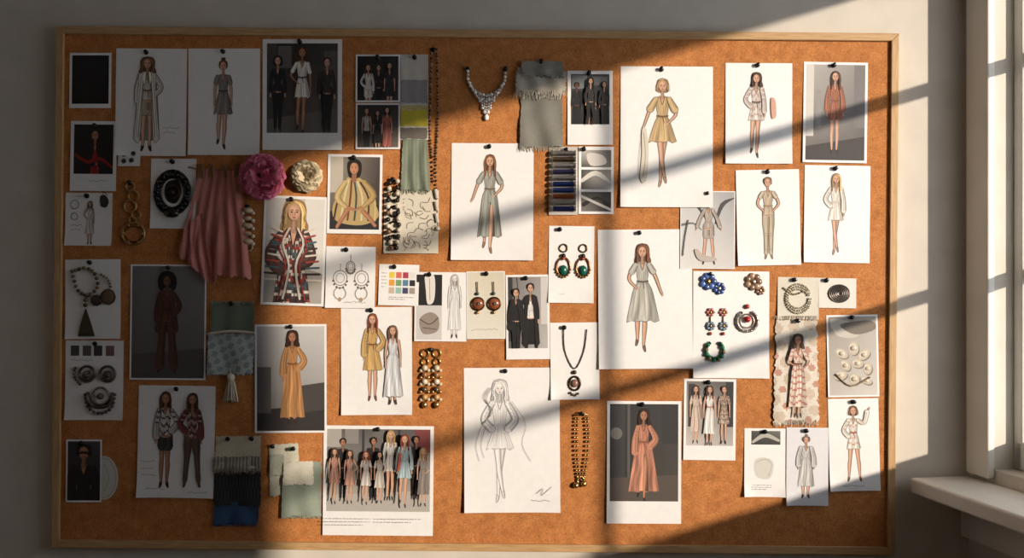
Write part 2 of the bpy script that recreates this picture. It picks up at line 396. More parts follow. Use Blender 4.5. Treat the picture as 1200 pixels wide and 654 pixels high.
    # head
    A.ell(*q(0.0,.55),.33*u,.46*u,mul(skin,.78)); A.ell(*q(-.02,.54),.30*u,.43*u,mul(skin,.95)); A.ell(*q(-.05,.55),.23*u,.35*u,skin); A.ell(*q(-.07,.42),.15*u,.15*u,mul(skin,1.06)); A.ell(*q(-.12,.68),.08*u,.06*u,mixc(skin,(214,120,104),.3))
    for sg in(-1,1):
        A.ell(*q(sg*.13,.55),.07*u,.04*u,mul(skin,.7)); A.ell(*q(sg*.13,.555),.045*u,.032*u,(36,28,26)); ln([(sg*.05,.47),(sg*.14,.44),(sg*.22,.48)],hd,1)
    ln([(.02,.54),(.05,.69),(-.02,.72)],mul(skin,.72),.9)
    A.ell(*q(0,.83),.09*u,.032*u,(158,72,68)); ln([(-.08,.83),(.08,.83)],(100,44,42),.5); A.ell(*q(0.02,.93),.07*u,.025*u,mul(skin,.82))
    Lh={'long':2.0,'wavy':1.55,'bob':1.0,'afro':1.2,'bun':.5}.get(hs,.55)
    for sg in(-1,1):
        A.stroke([q(0,.06),q(sg*.24,.16),q(sg*.37,.5),q(sg*(.41 if Lh>.7 else .35),max(.6,Lh*.95))],[.12*u,.17*u,.10*u,.05*u],hair)
        for i in range(7):
            o=random.uniform(-.03,.14); c=mul(hair,random.choice([.6,.75,1.25,1.5,1.1])); wv=.07*math.sin(i*2) if hs in('wavy','afro') else .0
            e=.37+o if Lh>.7 else .3+o*.5
            P=[(sg*.04*i*.5,.0+.02*i),(sg*(.24+o),.14),(sg*(e+.04),.55)]
            if Lh>.7: P+=[(sg*(e+.06+wv),.9),(sg*(e+.02-wv),1.0+(Lh-1)*.5),(sg*(e+.06+wv),Lh*random.uniform(.85,1.0))]
            A.stroke([q(*p) for p in P],max(.22,u*.035),c,3)
            if hs=='afro':
                for k in range(3):
                    a=random.uniform(3.3,6.1); A.ell(*q(.55*math.cos(a),.3+.55*math.sin(a)),.12*u,.1*u,c)

def scrib(A,x0,y,x1,col=(110,105,105),a=1.2,w=.4):
    P=[];x=x0
    while x<x1: P.append((x,y+random.uniform(-a,a))); x+=random.uniform(.8,1.8)
    if len(P)>2: A.stroke(P,w,col,1)
def caption(A,x0,y0,x1,rows,step=2.4,col=(140,138,138)):
    for r in range(rows):
        x=x0; e=x1-(random.uniform(0,.4)*(x1-x0) if r==rows-1 else 0)
        while x<e:
            w=random.uniform(1.5,5); A.rect(x,y0+r*step,min(x+w,e),y0+r*step+.7,col); x+=w+1
def crowd(A,x0,x1,y,H,n,cols=None):
    for i in range(n):
        x=x0+(x1-x0)*(i+.5)/n
        c=random.choice(cols or [(30,30,32),(45,42,44),(70,66,66),(150,146,142)])
        fig(A,x,y+random.uniform(-2,2),H,skin=random.choice([SKM,SKD,mul(SK,.8)]),hair=BLK,hs=random.choice(['long','short','bob']),g=random.choice(['dress','pants']),col=c,col2=mul(c,.8),hem=6,fl=.7,sl=2,legs='stand')
LN=(96,88,84)

# ================================================================ TOP ROW
A=photo('polaroid_photo',82,62,131,127,bd=3,bot=5,bg=((20,19,22),(26,25,28),(16,15,17),(14,13,15)),pin=False)
A.grad(88,70,124,112,(26,25,29),(34,32,36),(22,21,24),(18,17,19))
A=sheet('fashion_sketch',136,57,219,183,rot=0.5,pin=(172,62))
fig(A,173,68,112,hair=(120,84,60),hs='wavy',g='shorts',col=(205,198,188),col2=(178,160,140),belt=(120,96,70),sl=2,coat=(218,214,208),coath=7.6,line=LN,legs='stand',arms=('down','hip'),wd=1.15)
scrib(A,192,150,212); scrib(A,192,156,208)
A=sheet('fashion_sketch',221,57,305,182,pin=(262,61))
fig(A,262,71,105,hair=(96,62,44),hs='bun',col=(138,130,128),hem=5.3,fl=.95,belt=(70,60,56),sl=.6,line=LN,legs='walk',arms=('down','down'))
A=photo('runway_photo_print',308,46,401,176,bd=5,bot=20,bg=((32,31,33),(58,56,55),(96,90,86),(60,56,54)),pin=(352,50))
A.rect(313,51,325,150,(70,68,66)); A.rect(380,60,396,110,(88,84,82)); A.rect(326,54,342,80,(104,100,98)); A.flat([(313,140),(396,128),(396,156),(313,156)],(100,94,90))
fig(A,326,66,92,hair=BLK,hs='bob',col=(34,34,36),g='pants',col2=(28,28,30),sl=2); fig(A,384,68,92,hair=BLK,g='pants',col=(58,50,48),col2=(30,28,30),sl=2,hs='short')
fig(A,355,56,104,skin=SKM,hair=BRN,hs='wavy',col=(228,224,218),hem=5,fl=.8,sl=.9,belt=(60,50,44),legs='walk',arms=('hip','down'))
A=photo('runway_photo_print',417,64,469,120,bd=2,bg=((24,24,26),(40,38,38),(60,56,54),(28,27,28)),pin=(443,68))
fig(A,444,76,60,hair=BLK,hs='short',g='pants',col=(30,30,32),col2=(26,26,28),sl=2); fig(A,432,76,66,hair=BRN,hs='long',g='shorts',col=(220,216,210),col2=(210,205,200),sl=2,arms=('hip','down')); fig(A,457,74,64,hair=BLK,g='dress',col=(46,44,48),hem=5.5,sl=.8)
A=photo('runway_photo_print',417,121,469,175,bd=2,bg=((40,38,38),(56,50,48),(110,98,90),(70,64,60)),pin=False)
fig(A,430,127,58,hair=BRN,hs='long',g='pants',col=(200,194,186),col2=(40,38,40)); fig(A,454,126,58,hair=BLK,g='dress',col=(176,104,94),sl=1,hem=7); fig(A,443,130,52,hair=BLK,col=(40,40,42),hem=6.5,sl=1)
A=sheet('fabric_swatch_card',469,64,502,164,col=(206,202,196),curl=0,pin=(486,68),lift=.8)
for y0,y1,c in ((70,92,(206,202,196)),(94,121,(150,148,148)),(124,129,(196,182,120)),(129,148,(206,190,66)),(150,163,(112,104,98))):
    A.cloth((470,y0),(501,y0),(501,y1),(470,y1),c,amp=.5,freq=2,jag=.4,z=.3,nx=12,ny=8)
A=obj('sheer_green_fabric_swatch'); A.cloth((472,163),(501,162),(504,224),(470,223),lambda u,v:(116,124,108) if int(u*14)%2 else (128,136,118),amp=2.2,freq=2.5,z=1); A.fringe(471,503,222,6,(124,130,112))
A=obj('beaded_cord_necklace')
A.beads([(506,58),(505,100),(504,150),(507,190),(508,215)],1.5,[(92,72,54),(150,128,96),(60,48,40)],2)
A.beads([(512,58),(513,105),(513,150),(511,190),(512,238)],1.5,[(60,46,38),(120,98,70)],2)
for y in (222,236,250): A.tube([(506+y*.02,y,2),(508+y*.02,y+11,2)],2.2,(214,206,192),2,n=8)
A.sphere(513,268,2,3,(200,190,176)); A.tube([(512,238,1),(513,266,1)],.6,(90,70,50),3); pin(508,59)
A=obj('crystal_statement_necklace')
ARC=[(548,84),(549,96),(556,107),(570,112),(584,107),(591,96),(592,84)]
A.tube([(p[0],p[1],1.2) for p in ARC],.8,(200,192,180),1)
A.beads(ARC,2.0,[(240,236,230),(200,192,180)],2)
ARC2=[(551,98),(558,112),(570,118),(582,112),(589,98)]
A.beads(ARC2,1.7,[(240,236,230),(206,200,188)],2)
for i in range(11):
    t=i/10; x=553+34*t; L=4+20*math.sin(math.pi*t)**2; yb=103+10*math.sin(math.pi*t)
    y=yb
    while y<yb+L: A.sphere(570+(x-570)*(1-.02*(y-yb)),y,2,1.5 if (y-yb)<L-3.5 else 2.2,(238,234,228) if int(y)%2 else (196,190,182),1 if i%2 else 2); y+=3.2
A.sphere(570,138,2,3,(240,236,230),2,sy=1.3); pin(548,82); pin(592,82)
A=obj('raw_edge_fabric_swatch')
A.cloth((611,100),(658,98),(660,172),(609,174),(124,122,114),amp=3,freq=1.6,z=1,ph=1)
A.cloth((606,80),(664,84),(662,112),(604,108),(176,170,158),amp=2.5,freq=2.5,z=3,ph=2,jag=1.5)
A.cloth((612,72),(660,74),(659,92),(610,90),(140,138,130),amp=2,freq=2,z=5,jag=1.2)
A.fringe(604,663,107,10,(196,190,178),h=5); A.fringe(609,660,172,6,(170,164,150),h=3); pin(634,74,4)
A=photo('backstage_photo_print',665,83,718,170,bd=4,bot=24,bg=((66,68,72),(50,52,56),(24,24,26),(30,30,32)),pin=(690,86))
A.rect(670,88,688,104,(120,124,128)); A.rect(694,90,712,100,(96,98,102))
crowd(A,668,716,96,60,3,[(22,22,24),(34,34,38),(20,20,22)]); fig(A,692,92,62,hair=BLK,g='pants',col=(44,44,48),col2=(24,24,26),sl=2,legs='wide')
A.clip=None
A=sheet('fashion_sketch',727,78,835,243,rot=.3,pin=(775,82),lift=2.5)
fig(A,776,93,128,hair=BLN,hs='bob',col=(196,168,124),dk=(130,98,58),hem=5.1,fl=1.15,sl=1,sw=.5,belt=(110,80,50),line=LN,legs='cross',arms=('out','hip'),shoe=(170,140,110))
A.blob([(752,153),(757,152),(760,178),(757,212),(750,210),(752,180)],(214,206,190)); A.stroke([(754,156),(756,184),(753,208)],.5,LN); A.stroke([(752,154),(749,182),(748,206)],.4,LN)
A=sheet('fashion_sketch',850,74,928,192,rot=.3,pin=(887,77))
fig(A,886,86,100,hair=BRN,hs='wavy',col=(206,194,188),hem=4.9,fl=.85,sl=2,sw=.4,belt=(96,70,60),line=LN,legs='walk',arms=('hip','down'),pat=[(186,158,148),(222,210,204)],shoe=(60,40,36))
A.blob([(903,116),(908,118),(909,136),(904,138)],(210,160,140))
A=photo('fashion_photo_print',941,73,1016,191,bd=3,bg=((176,172,168),(140,136,134),(70,66,66),(96,90,88)),rot=1,pin=(977,77))
A.rect(944,76,953,160,(210,206,200)); A.rect(1000,76,1013,150,(120,116,116)); A.flat([(944,172),(1013,160),(1013,189),(944,189)],(64,60,60)); A.rect(956,106,962,150,(150,146,144))
fig(A,978,84,100,hair=BRN,hs='long',col=(164,104,78),dk=(120,62,42),hem=5,fl=.85,sl=2,sw=.5,belt=(130,70,48),legs='stand',arms=('down','down'))

# ================================================================ ROW 2 LEFT
A=photo('polaroid_photo',83,142,137,224,bd=4,bot=20,bg=((24,23,24),(36,32,32),(20,18,20),(16,16,18)),pin=(112,148),rot=.5)
fig(A,112,152,110,skin=SKM,hair=BLK,hs='bob',g='dress',col=(148,36,36),hem=6,fl=1,sl=2,sw=.6,arms=('front','hip'),coat=(30,24,26))
A.stroke([(90,182),(104,190),(118,186),(132,196)],[3,4,4,3],(140,32,32)); A.clip=None; scrib(A,105,212,128)
A=sheet('button_sample_card',139,174,165,195,curl=0,pin=False)
for x,y in((146,181),(157,180),(146,189),(155,188)):
    A.sphere(x,y,.4,3,(60,52,48),2,sh=.4); A.torus(x,y,2.4,.5,(110,96,84),2,h=1)
A=sheet('accessory_sketch',77,226,132,288,rot=.5,pin=(103,230))
fig(A,106,236,52,hair=(100,90,84),hs='long',g='dress',col=(214,210,206),hem=6.5,fl=.9,line=(120,114,110),arms=('hip','down'))
A.blob([(118,230),(124,229),(128,236),(125,243),(119,241)],(52,46,44)); A.stroke([(121,229),(122,224),(126,229)],.8,(50,44,42))
A.ring(88,240,5,5,.7,(110,104,100)); A.ring(88,254,4,4,.7,(110,104,100)); scrib(A,84,264,98); scrib(A,84,270,96)
A=obj('gold_hoop_drop_earring')
G=(186,150,94)
A.torus(153,219,5,1.3,G); A.torus(157,230,6,1.4,G); A.torus(153,242,7,1.5,G); A.torus(160,252,5,1.2,G); A.torus(157,274,13,1.5,G); A.torus(157,274,9.5,.8,mul(G,.8)); A.torus(156,258,4,1,G)
for i in range(6): A.sphere(157+11*math.cos(i*1.05),274+11*math.sin(i*1.05),2,1.6,G,1)
pin(153,215)
A=sheet('necklace_display_card',177,186,230,268,rot=.5,pin=(203,190))
for k in range(3):
    A.torus(203,226,21-k*3.4,1.5,(30,27,27),2,ry=26-k*4,h=1.6)
for i in range(20):
    a=i*.314; A.sphere(203+18*math.cos(a),226+22*math.sin(a),1.5,3.4,(28,25,26),2)
A.blob([(196,214),(208,211),(213,224),(207,238),(197,236),(193,226)],(36,32,32)); A.torus(203,226,8,1.4,(74,66,60),1); A.sphere(203,250,2,6,(26,24,24),2,sx=1.6); A.sphere(203,226,1,4,(60,54,52),1)
A=obj('pink_chiffon_drape')
A.cloth((236,198),(262,198),(256,334),(210,300),lambda u,v:mixc((206,138,130),(178,110,104),(math.sin(u*20)+1)/2*.6),amp=5,freq=3.3,z=1.5,ph=.5,jag=1)
A.cloth((262,200),(282,200),(296,326),(254,322),lambda u,v:mixc((212,140,128),(184,112,104),(math.sin(u*18)+1)/2*.6),amp=6,freq=2.6,z=3,ph=2,jag=1)
A.cloth((224,262),(238,250),(252,336),(226,312),(196,124,118),amp=4,freq=2,z=5,jag=1)
A.tube([(222,196,2),(245,200,2),(284,198,2)],.7,(150,120,90),3)
for x in(238,249,265,278):
    for o in(-1.4,1.4): A.tube([(x+o,192,4),(x+o*.8,200,4),(x+o*1.3,209,4)],1.3,(150,112,76),3,n=4)
def rosette(name,cx,cy,r,col,N=90):
    A=obj(name); A.sphere(cx,cy,r*.25,r*.62,mul(col,.7),3,sh=.6)
    for i in range(N):
        t=(i+.5)/N; a=i*2.39996+random.uniform(-.2,.2); el=math.radians((1-t)*75+random.uniform(-8,8)); rr=r*.62*math.sqrt(t)
        dv=Vector((math.cos(a)*math.cos(el),math.sin(a)*math.cos(el),math.sin(el))); side=Vector((-math.sin(a),math.cos(a),0)); nm=dv.cross(side)
        base=Vector((cx+rr*math.cos(a),cy+rr*math.sin(a),A.L+r*.3+r*.38*(1-t))); ln_=r*.42; w=r*.42; b=len(A.v); c=mul(col,random.uniform(.85,1.12))
        for j in range(5):
            v=j/4
            for k in range(5):
                u=k/4-.5
                p=base+dv*(ln_*v)+side*(w*u*2*(.3+.75*math.sin(.3+v*2)))+nm*(-r*.12*math.cos(u*9+i)*v - r*.12*v*v)
                A.v.append((p.x,p.y,max(p.z,.4)))
        for j in range(4):
            for k in range(4):
                A.f.append((b+j*5+k,b+j*5+k+1,b+(j+1)*5+k+1,b+(j+1)*5+k)); A.c.append([c]*4); A.m.append(3); A.sm.append(True)
rosette('pink_fabric_rosette',309,208,26,(236,128,160),110)
rosette('cream_fabric_rosette',360,207,18,(210,194,162),70)
A=obj('shell_bead_charm')
for i,y in enumerate((247,256,265,274,283)):
    A.sphere(291,y,3,4.4 if i%2==0 else 3.4,(206,184,156),2,sx=1.5,sy=.85)
    for o in(-6,6): A.sphere(291+o,y+3,2,2.6,(220,202,178),2)
A.torus(292,290,4,1.2,(200,180,150),2); pin(291,243)
A=photo('fashion_photo_print',308,230,382,358,bd=3,rot=2,bg=((206,202,198),(190,186,182),(150,146,142),(176,172,168)),pin=(342,234),z=1.2)
A.rect(356,233,379,356,(222,218,212)); A.flat([(311,300),(379,320),(379,356),(311,356)],(170,164,158))
fig(A,344,236,205,hair=BLN,hs='wavy',g='dress',col=(84,60,56),hem=7.5,fl=1.2,sl=2,sw=.6,belt=(150,60,50),arms=('hip','front'),pat=[(206,196,184),(150,60,52),(74,98,104),(214,206,196),(50,42,44)],wd=1.05,vn=2.3)
for sg in(-1,1):
    for i in range(9): A.stroke([(344+sg*(13+i*.6),272+i*7),(344+sg*(24+i*1.2),268+i*7.5)],2.2,[(214,204,190),(160,70,58),(70,98,104),(60,48,48)][i%4])
    A.stroke([(344+sg*5,268),(344+sg*12,286),(344+sg*4,312),(344+sg*10,350)],[2.5,2.5,2.5,2.5],(206,196,186)); A.stroke([(344+sg*8,270),(344+sg*16,290),(344+sg*8,312),(344+sg*16,352)],[1.4]*4,(150,56,50))
A=photo('fashion_photo_print',384,181,448,274,bd=3,bot=5,bg=((150,142,130),(80,70,66),(34,30,32),(80,72,66)),rot=.8,pin=(415,185),z=.9)
A.rect(387,184,402,226,(190,182,168)); A.flat([(387,248),(445,240),(445,269),(387,269)],(44,42,46))
A.blob([(404,211),(416,207),(428,214),(438,234),(444,254),(424,264),(396,260),(390,246),(396,228)],(186,162,110))
for i,c in enumerate([(74,48,44),(214,200,160),(120,60,50),(60,80,86),(214,200,160),(80,50,46),(206,184,130)]):
    A.stroke([(405+i*3.5,211+i*.6),(397+i*7,232),(392+i*8,258)],2.2,c)
A.stroke([(405,214),(396,232),(408,244)],[6,8,4],(196,172,120),shade=True); A.stroke([(427,214),(438,230),(424,244)],[6,8,4],(180,152,100),shade=True)
A.stroke([(408,246),(402,256),(396,266)],[6,5,4],SKM,shade=True); A.stroke([(426,248),(434,256),(440,264)],[6,5,4],SKM,shade=True)
A.blob([(408,204),(407,191),(415,186),(423,191),(423,204),(419,209),(411,209)],BLK); A.stroke([(415,202),(415,211)],[5,6],mul(SKM,.85)); A.ell(415,197.5,5.2,7,mul(SKM,.88)); A.ell(414.4,197.5,4.3,6.2,mul(SKM,1.1))
for x in(412.5,416.7): A.ell(x,197,.9,.5,(30,20,20)); A.stroke([(x-1.2,195.2),(x+1.2,195)],.4,(30,20,20))
A.ell(414.6,201.4,1.4,.5,(140,60,56)); A.stroke([(409.6,197),(411,191.5),(415,190),(419.6,192),(420.6,198)],[1,1.4,1.6,1.4,1],BLK)
A.stroke([(408,243),(416,246),(424,243)],[3,3,3],SKM,shade=True)
A=sheet('bead_sample_card',450,223,514,297,rot=.4,col=(216,208,192),curl=1,pin=False,z=.7)
for k in range(40):
    x,y=random.uniform(474,508),random.uniform(230,292); a=random.uniform(0,6.28)
    A.clip=(472,226,512,294); A.stroke([(x,y),(x+6*math.cos(a),y+6*math.sin(a)),(x+11*math.cos(a+.6),y+10*math.sin(a+.6))],.7,(110,92,76))
A.clip=None
A.beads([(457,215),(455,240),(456,270),(460,292)],3,[(34,28,26),(212,200,182),(120,84,56)],2); A.beads([(466,213),(466,240),(468,268),(465,292)],3,[(200,188,168),(40,32,30)],2)
for y in(230,248,266,282): A.torus(462,y,6,1.2,(60,44,36),1)
pin(461,211)
A=sheet('fashion_sketch',529,168,625,305,rot=.4,pin=(573,172),lift=2.6)
fig(A,574,182,116,hair=(120,78,50),hs='long',col=(162,162,154),dk=(100,100,92),hem=7.3,fl=1.1,sl=.9,sw=.42,belt=(110,100,84),line=LN,legs='walk',arms=('out','hip'),slit=True,shoe=(150,110,90))
A=sheet('thread_spool_card',643,172,677,252,col=(196,190,182),curl=0,pin=(663,176))
for i,c in enumerate([(220,216,210),(150,120,90),(232,228,224),(90,84,150),(210,206,200),(36,66,160),(60,90,190),(206,110,60),(224,220,216),(48,60,140)]):
    y=180+i*7.2; A.tube([(648,y,3),(672,y,3)],2.9,c,3,n=10,smooth=False)
    for x in(646.5,673.5): A.tube([(x-1,y,3),(x+1,y,3)],3.3,(222,214,200),2,n=10,smooth=False)
A=sheet('photo_collage_sheet',678,172,719,251,rot=.3,curl=0,pin=(684,175))
A.grad(681,176,716,196,(190,186,180),(90,86,84),(120,116,112),(60,58,58)); A.grad(681,199,716,222,(50,48,48),(140,136,130),(210,206,198),(70,66,64)); A.grad(681,225,716,248,(100,96,92),(60,58,58),(36,34,36),(120,116,110))
A.clip=(681,176,716,248); A.stroke([(682,212),(698,203),(715,214)],[4,6,3],(216,212,206)); A.stroke([(684,240),(700,232),(714,242)],[5,3,5],(40,36,36)); A.blob([(688,180),(706,182),(710,192),(692,194)],(216,210,204)); A.stroke([(681,230),(716,246)],3,(200,196,190))
A=photo('studio_photo_print',797,224,861,315,bd=1,bg=((196,196,198),(160,160,164),(206,204,202),(220,218,216)),rot=.5,pin=(828,228),z=.8)
A.stroke([(798,240),(812,236),(830,262)],[1,4,1],(70,70,74)); A.stroke([(860,232),(846,240),(838,262)],[1,5,2],(70,70,74)); A.stroke([(798,264),(812,262),(822,270)],[3,2,1],(110,110,114))
fig(A,830,232,80,hair=BRN,hs='bob',g='shorts',col=(182,170,160),col2=(170,158,150),legs='wide',arms=('out','out'),sl=2,sw=.4,line=LN)
A.stroke([(816,294),(822,302),(838,304)],[5,8,4],(186,176,168)); A.stroke([(806,258),(802,280),(800,300)],1.3,(90,86,84))
A=sheet('fashion_sketch',863,199,937,311,rot=-1,pin=(899,202),z=.9)
fig(A,900,208,98,hair=(130,96,70),hs='short',g='jumpsuit',col=(192,176,154),dk=(140,120,98),sl=.5,belt=(150,124,96),line=LN,legs='stand',arms=('hip','hip'),shoe=(150,120,100))
A=sheet('fashion_sketch',942,194,1019,308,rot=1,pin=(978,198))
fig(A,979,204,96,hair=BLN,hs='long',col=(226,220,210),dk=(170,160,150),hem=5,fl=.85,sl=2,sw=.45,belt=(200,190,176),line=LN,legs='cross',arms=('hip','down'),shoe=(160,130,110))

# ================================================================ ROW 3
A=sheet('tassel_necklace_card',77,304,142,397,rot=-.5,pin=(106,308))
A.beads([(86,318),(92,338),(104,346),(116,336),(112,320),(100,314),(88,318)],2.3,[(84,66,50),(120,96,72)],2)
A.beads([(104,346),(102,352),(102,362)],2.6,[(96,76,58)],2)
for i in range(16): A.tube([(102,362,2),(97+i*.7,378,2.5),(93+i*1.25,394,1.5)],.6,(92,78,62),3,n=4)
A.sphere(128,348,1,9,(104,84,66),2,sy=1.1,sh=.35); A.sphere(114,352,1,7,(60,48,42),2,sh=.4); A.torus(128,348,8,1,(60,46,38),1,h=2.5)
A.beads([(120,322),(128,328),(131,338)],1.6,[(130,110,86)],2)
A=photo('fashion_photo_print',153,310,242,445,bd=2,bg=((116,114,116),(130,128,128),(100,96,96),(86,84,84)),rot=.4,pin=(198,314),lift=2)
A.flat([(155,415),(240,408),(240,443),(155,443)],(80,76,76))
fig(A,196,322,118,skin=SKD,hair=(24,20,20),hs='afro',g='wide',col=(90,52,44),col2=(88,54,46),sl=2,sw=.5,belt=(50,30,26),legs='wide',arms=('down','hip'),shoe=(40,28,26),coat=(80,48,40),coath=5)
A=sheet('jewelry_sketch',77,399,145,492,rot=.3,pin=(112,403))
for x,c in((83,(70,60,66)),(97,(90,80,86)),(110,(60,50,56)),(124,(120,90,90))): A.rect(x,405,x+10,417,c)
scrib(A,84,422,110)
for x in(103,127):
    A.torus(x,438,9,1.6,(110,100,96)); A.torus(x,440,5,1,(140,128,120)); A.sphere(x,440,1,3,(80,70,70))
A.beads([(95,450),(88,440),(90,430)],1.6,[(100,92,88)],1)
A.torus(119,464,15,2,(120,110,104),a0=-20,a1=200,ry=13); A.torus(119,464,10,1.4,(150,140,130)); A.beads([(102,462),(106,478),(119,484),(132,478),(136,462)],2,[(96,86,82)],1); A.sphere(119,464,1,4,(90,80,78))
A=obj('patterned_fabric_swatch')
A.cloth((248,353),(298,355),(297,440),(246,438),(106,116,100),amp=2,freq=2,z=1)
A.cloth((245,392),(300,390),(297,438),(244,439),lambda u,v:(136,150,154) if (math.sin(u*23+v*9)*math.sin(v*19-u*8))>.1 else (176,182,178),amp=3,freq=1.5,z=3,ph=2,jag=1,nx=40,ny=34)
A.tube([(244,391,5),(272,388,6),(300,390,5)],1.6,(206,200,184),3); A.fringe(246,298,353,5,(150,156,136)); pin(272,356,3)
A=obj('cream_tassel')
A.tube([(271,432,3),(272,440,4)],1,(206,196,176),3); A.sphere(272,442,4,5,(214,204,184),3,sy=1.1)
for i in range(34):
    a=i*2.4; r=math.sqrt(i/34)*6; A.tube([(272+r*.4*math.cos(a),443,4+r*.3*math.sin(a)),(272+r*math.cos(a),454,4+r*.6*math.sin(a)),(272+r*1.6*math.cos(a),468+random.uniform(-2,3),4.5+r*.6*math.sin(a))],.8,mul((212,202,182),random.uniform(.85,1.08)),3,n=4)
A=photo('fashion_photo_print',299,380,383,507,bd=2.5,bg=((180,180,180),(196,196,196),(126,124,124),(110,108,108)),rot=-.3,pin=(341,383),lift=2)
A.flat([(301.5,480),(380.5,474),(380.5,505),(301.5,505)],(52,48,48)); A.rect(301.5,430,318,484,(92,90,90)); A.flat([(352,452),(380.5,448),(380.5,480),(352,484)],(70,66,66))
fig(A,343,388,112,skin=SKM,hair=(60,36,26),hs='wavy',col=(186,136,88),dk=(140,84,40),hem=8,fl=1.15,sl=2,sw=.6,belt=(130,76,40),legs='stand',arms=('down','hip'),shoe=(60,36,26))
A=sheet('earring_sketch',382,289,440,361,rot=1,pin=(406,293),z=.9)
for x,y,r in((399,326,8),(424,326,8),(411,312,5)):
    A.ring(x,y,r,r*1.1,1,(130,120,112)); A.ring(x,y,r*.6,r*.7,.7,(150,140,130)); A.stroke([(x,y-r*1.1),(x,y-r*1.1-8)],.7,(130,120,112))
    for i in range(7): A.ell(x+r*math.cos(i*.5+.1),y+r*1.1*math.sin(i*.5+.1)+3,1.4,1.4,(110,100,94))
for x,y in((399,344),(424,344)): A.ring(x,y,7,7,.9,(140,130,120)); A.ell(x,y+7,2,2.6,(176,150,120))
scrib(A,404,354,430)
A=sheet('fashion_sketch',400,360,483,486,rot=-.4,pin=(435,364),lift=2.2)
fig(A,437,368,104,hair=RED,hs='long',col=(200,164,106),dk=(150,104,46),hem=5.6,fl=1,sl=2,sw=.55,belt=(120,76,36),line=LN,arms=('down','hip'),shoe=(120,70,50))
fig(A,461,382,94,hair=(110,80,60),hs='long',col=(210,212,216),dk=(160,164,168),hem=7.8,fl=1.1,sl=0,line=LN,arms=('down','down'))
A=sheet('color_palette_card',444,310,491,358,rot=1.5,curl=0,pin=(462,313),z=.8)
pal=[(226,200,70),(214,110,90),(176,60,84),(230,226,220),(226,160,60),(120,160,110),(90,130,160),(40,40,44),(200,180,160),(150,190,180),(70,70,110),(160,150,140)]
for i,c in enumerate(pal): x=456+(i%4)*8; y=319+(i//4)*9; A.rect(x,y,x+6.5,y+7,c)
caption(A,447,320,453,5,4); caption(A,456,348,486,2)
A=sheet('fashion_collage_sheet',486,319,547,400,rot=.5,curl=0,pin=(503,322),z=1.2)
A.grad(488,322,518,398,(40,38,40),(60,58,60),(206,204,202),(190,188,186))
A.clip=(488,322,518,398); A.rect(488,322,518,358,(30,28,30)); A.blob([(498,322),(508,322),(510,338),(508,354),(501,356),(499,340)],(226,220,214)); A.stroke([(503,326),(504,352)],.8,(150,140,134)); A.rect(488,358,518,398,(206,204,202)); A.blob([(492,374),(504,366),(514,372),(513,388),(496,391)],(150,136,126)); A.stroke([(492,374),(504,380),(514,372)],1.2,(80,70,66)); A.stroke([(496,384),(512,386)],1,(90,80,76))
A.clip=None; fig(A,533,322,76,hair=(200,196,192),g='dress',col=(226,226,226),hem=7.5,fl=.9,line=(150,146,144),skin=(230,226,222),ct=.4)
A=photo('earring_photo_print',547,318,592,397,bd=1,bg=((214,208,190),(206,198,178),(222,218,206),(226,222,214)),rot=-.5,pin=(570,321),z=1.6)
A.clip=None
for x in(560,579):
    A.tube([(x,330,2),(x,346,1.5)],.6,G); A.sphere(x,344,2,2,(60,90,86)); A.sphere(x,356,1,7,(136,78,50),2,sh=.4); A.torus(x,356,7.4,1,(90,70,50),1); A.sphere(x,356,3,2.4,(60,60,64)); A.sphere(x,366,2,2,(190,150,90),1)
scrib(A,552,386,584)
A=photo('street_style_photo_print',593,322,644,421,bd=2.5,bot=13,bg=((110,106,106),(160,156,154),(186,182,180),(90,88,90)),pin=(616,326),z=.8,rot=-.6)
A.rect(595,325,601,400,(54,52,54)); A.rect(634,325,642,380,(206,202,200)); A.stroke([(606,325),(612,400)],1,(30,30,30))
fig(A,622,332,90,hair=BLK,hs='short',g='pants',col=(230,226,222),col2=(24,22,24),sl=2,coat=(28,26,28),coath=7,legs='wide',arms=('hip','down'))
fig(A,605,338,84,hair=BLK,hs='short',g='pants',col=(28,26,30),col2=(24,24,26),sl=2,coat=(30,28,30),coath=5)
A=sheet('earring_display_card',643,265,696,355,rot=.8,pin=(656,269))
for x in(660,683):
    A.torus(x,291,4.5,.9,(120,100,70)); A.sphere(x,300,1.4,3,(70,60,50),1); A.torus(x,313,8,1.2,(150,100,70),ry=11); A.sphere(x,317,1.5,5,(20,92,74),2,sy=1.3,sh=.6); A.sphere(x,303,2,2.2,(180,80,60))
    for i in range(9): A.sphere(x+8.5*math.cos(i*.35+.2),314+11*math.sin(i*.35+.2),1.6,1.4,(150,120,80),1)
scrib(A,650,345,662,w=.35)
A=sheet('fashion_sketch',701,269,811,432,rot=-.4,pin=(749,273),lift=2.8,z=.7)
fig(A,753,287,126,hair=(112,74,52),hs='wavy',col=(182,180,172),dk=(112,108,98),hem=6.3,fl=1.35,sl=.7,sw=.4,belt=(90,84,76),line=LN,arms=('hip','out'),legs='walk',shoe=(120,90,76))
A=sheet('pendant_necklace_card',645,378,702,468,rot=-.6,pin=(661,384),lift=2)
A.tube([(661,386,1.5),(662,410,1.2),(673,432,1.4),(684,412,1.2),(688,386,1.5)],.6,(90,76,62))
A.sphere(673,436,1.5,2.6,(80,66,54),1); A.torus(673,449,6.4,1.2,(80,64,52),ry=8); A.sphere(673,449,1,4.2,(140,104,90),2,sy=1.2,sh=.5); A.beads([(668,460),(673,463),(678,460)],1.5,[(90,76,62)],1)
A=sheet('jewelry_display_card',812,318,901,443,rot=.4,pin=(832,322),lift=2.2)
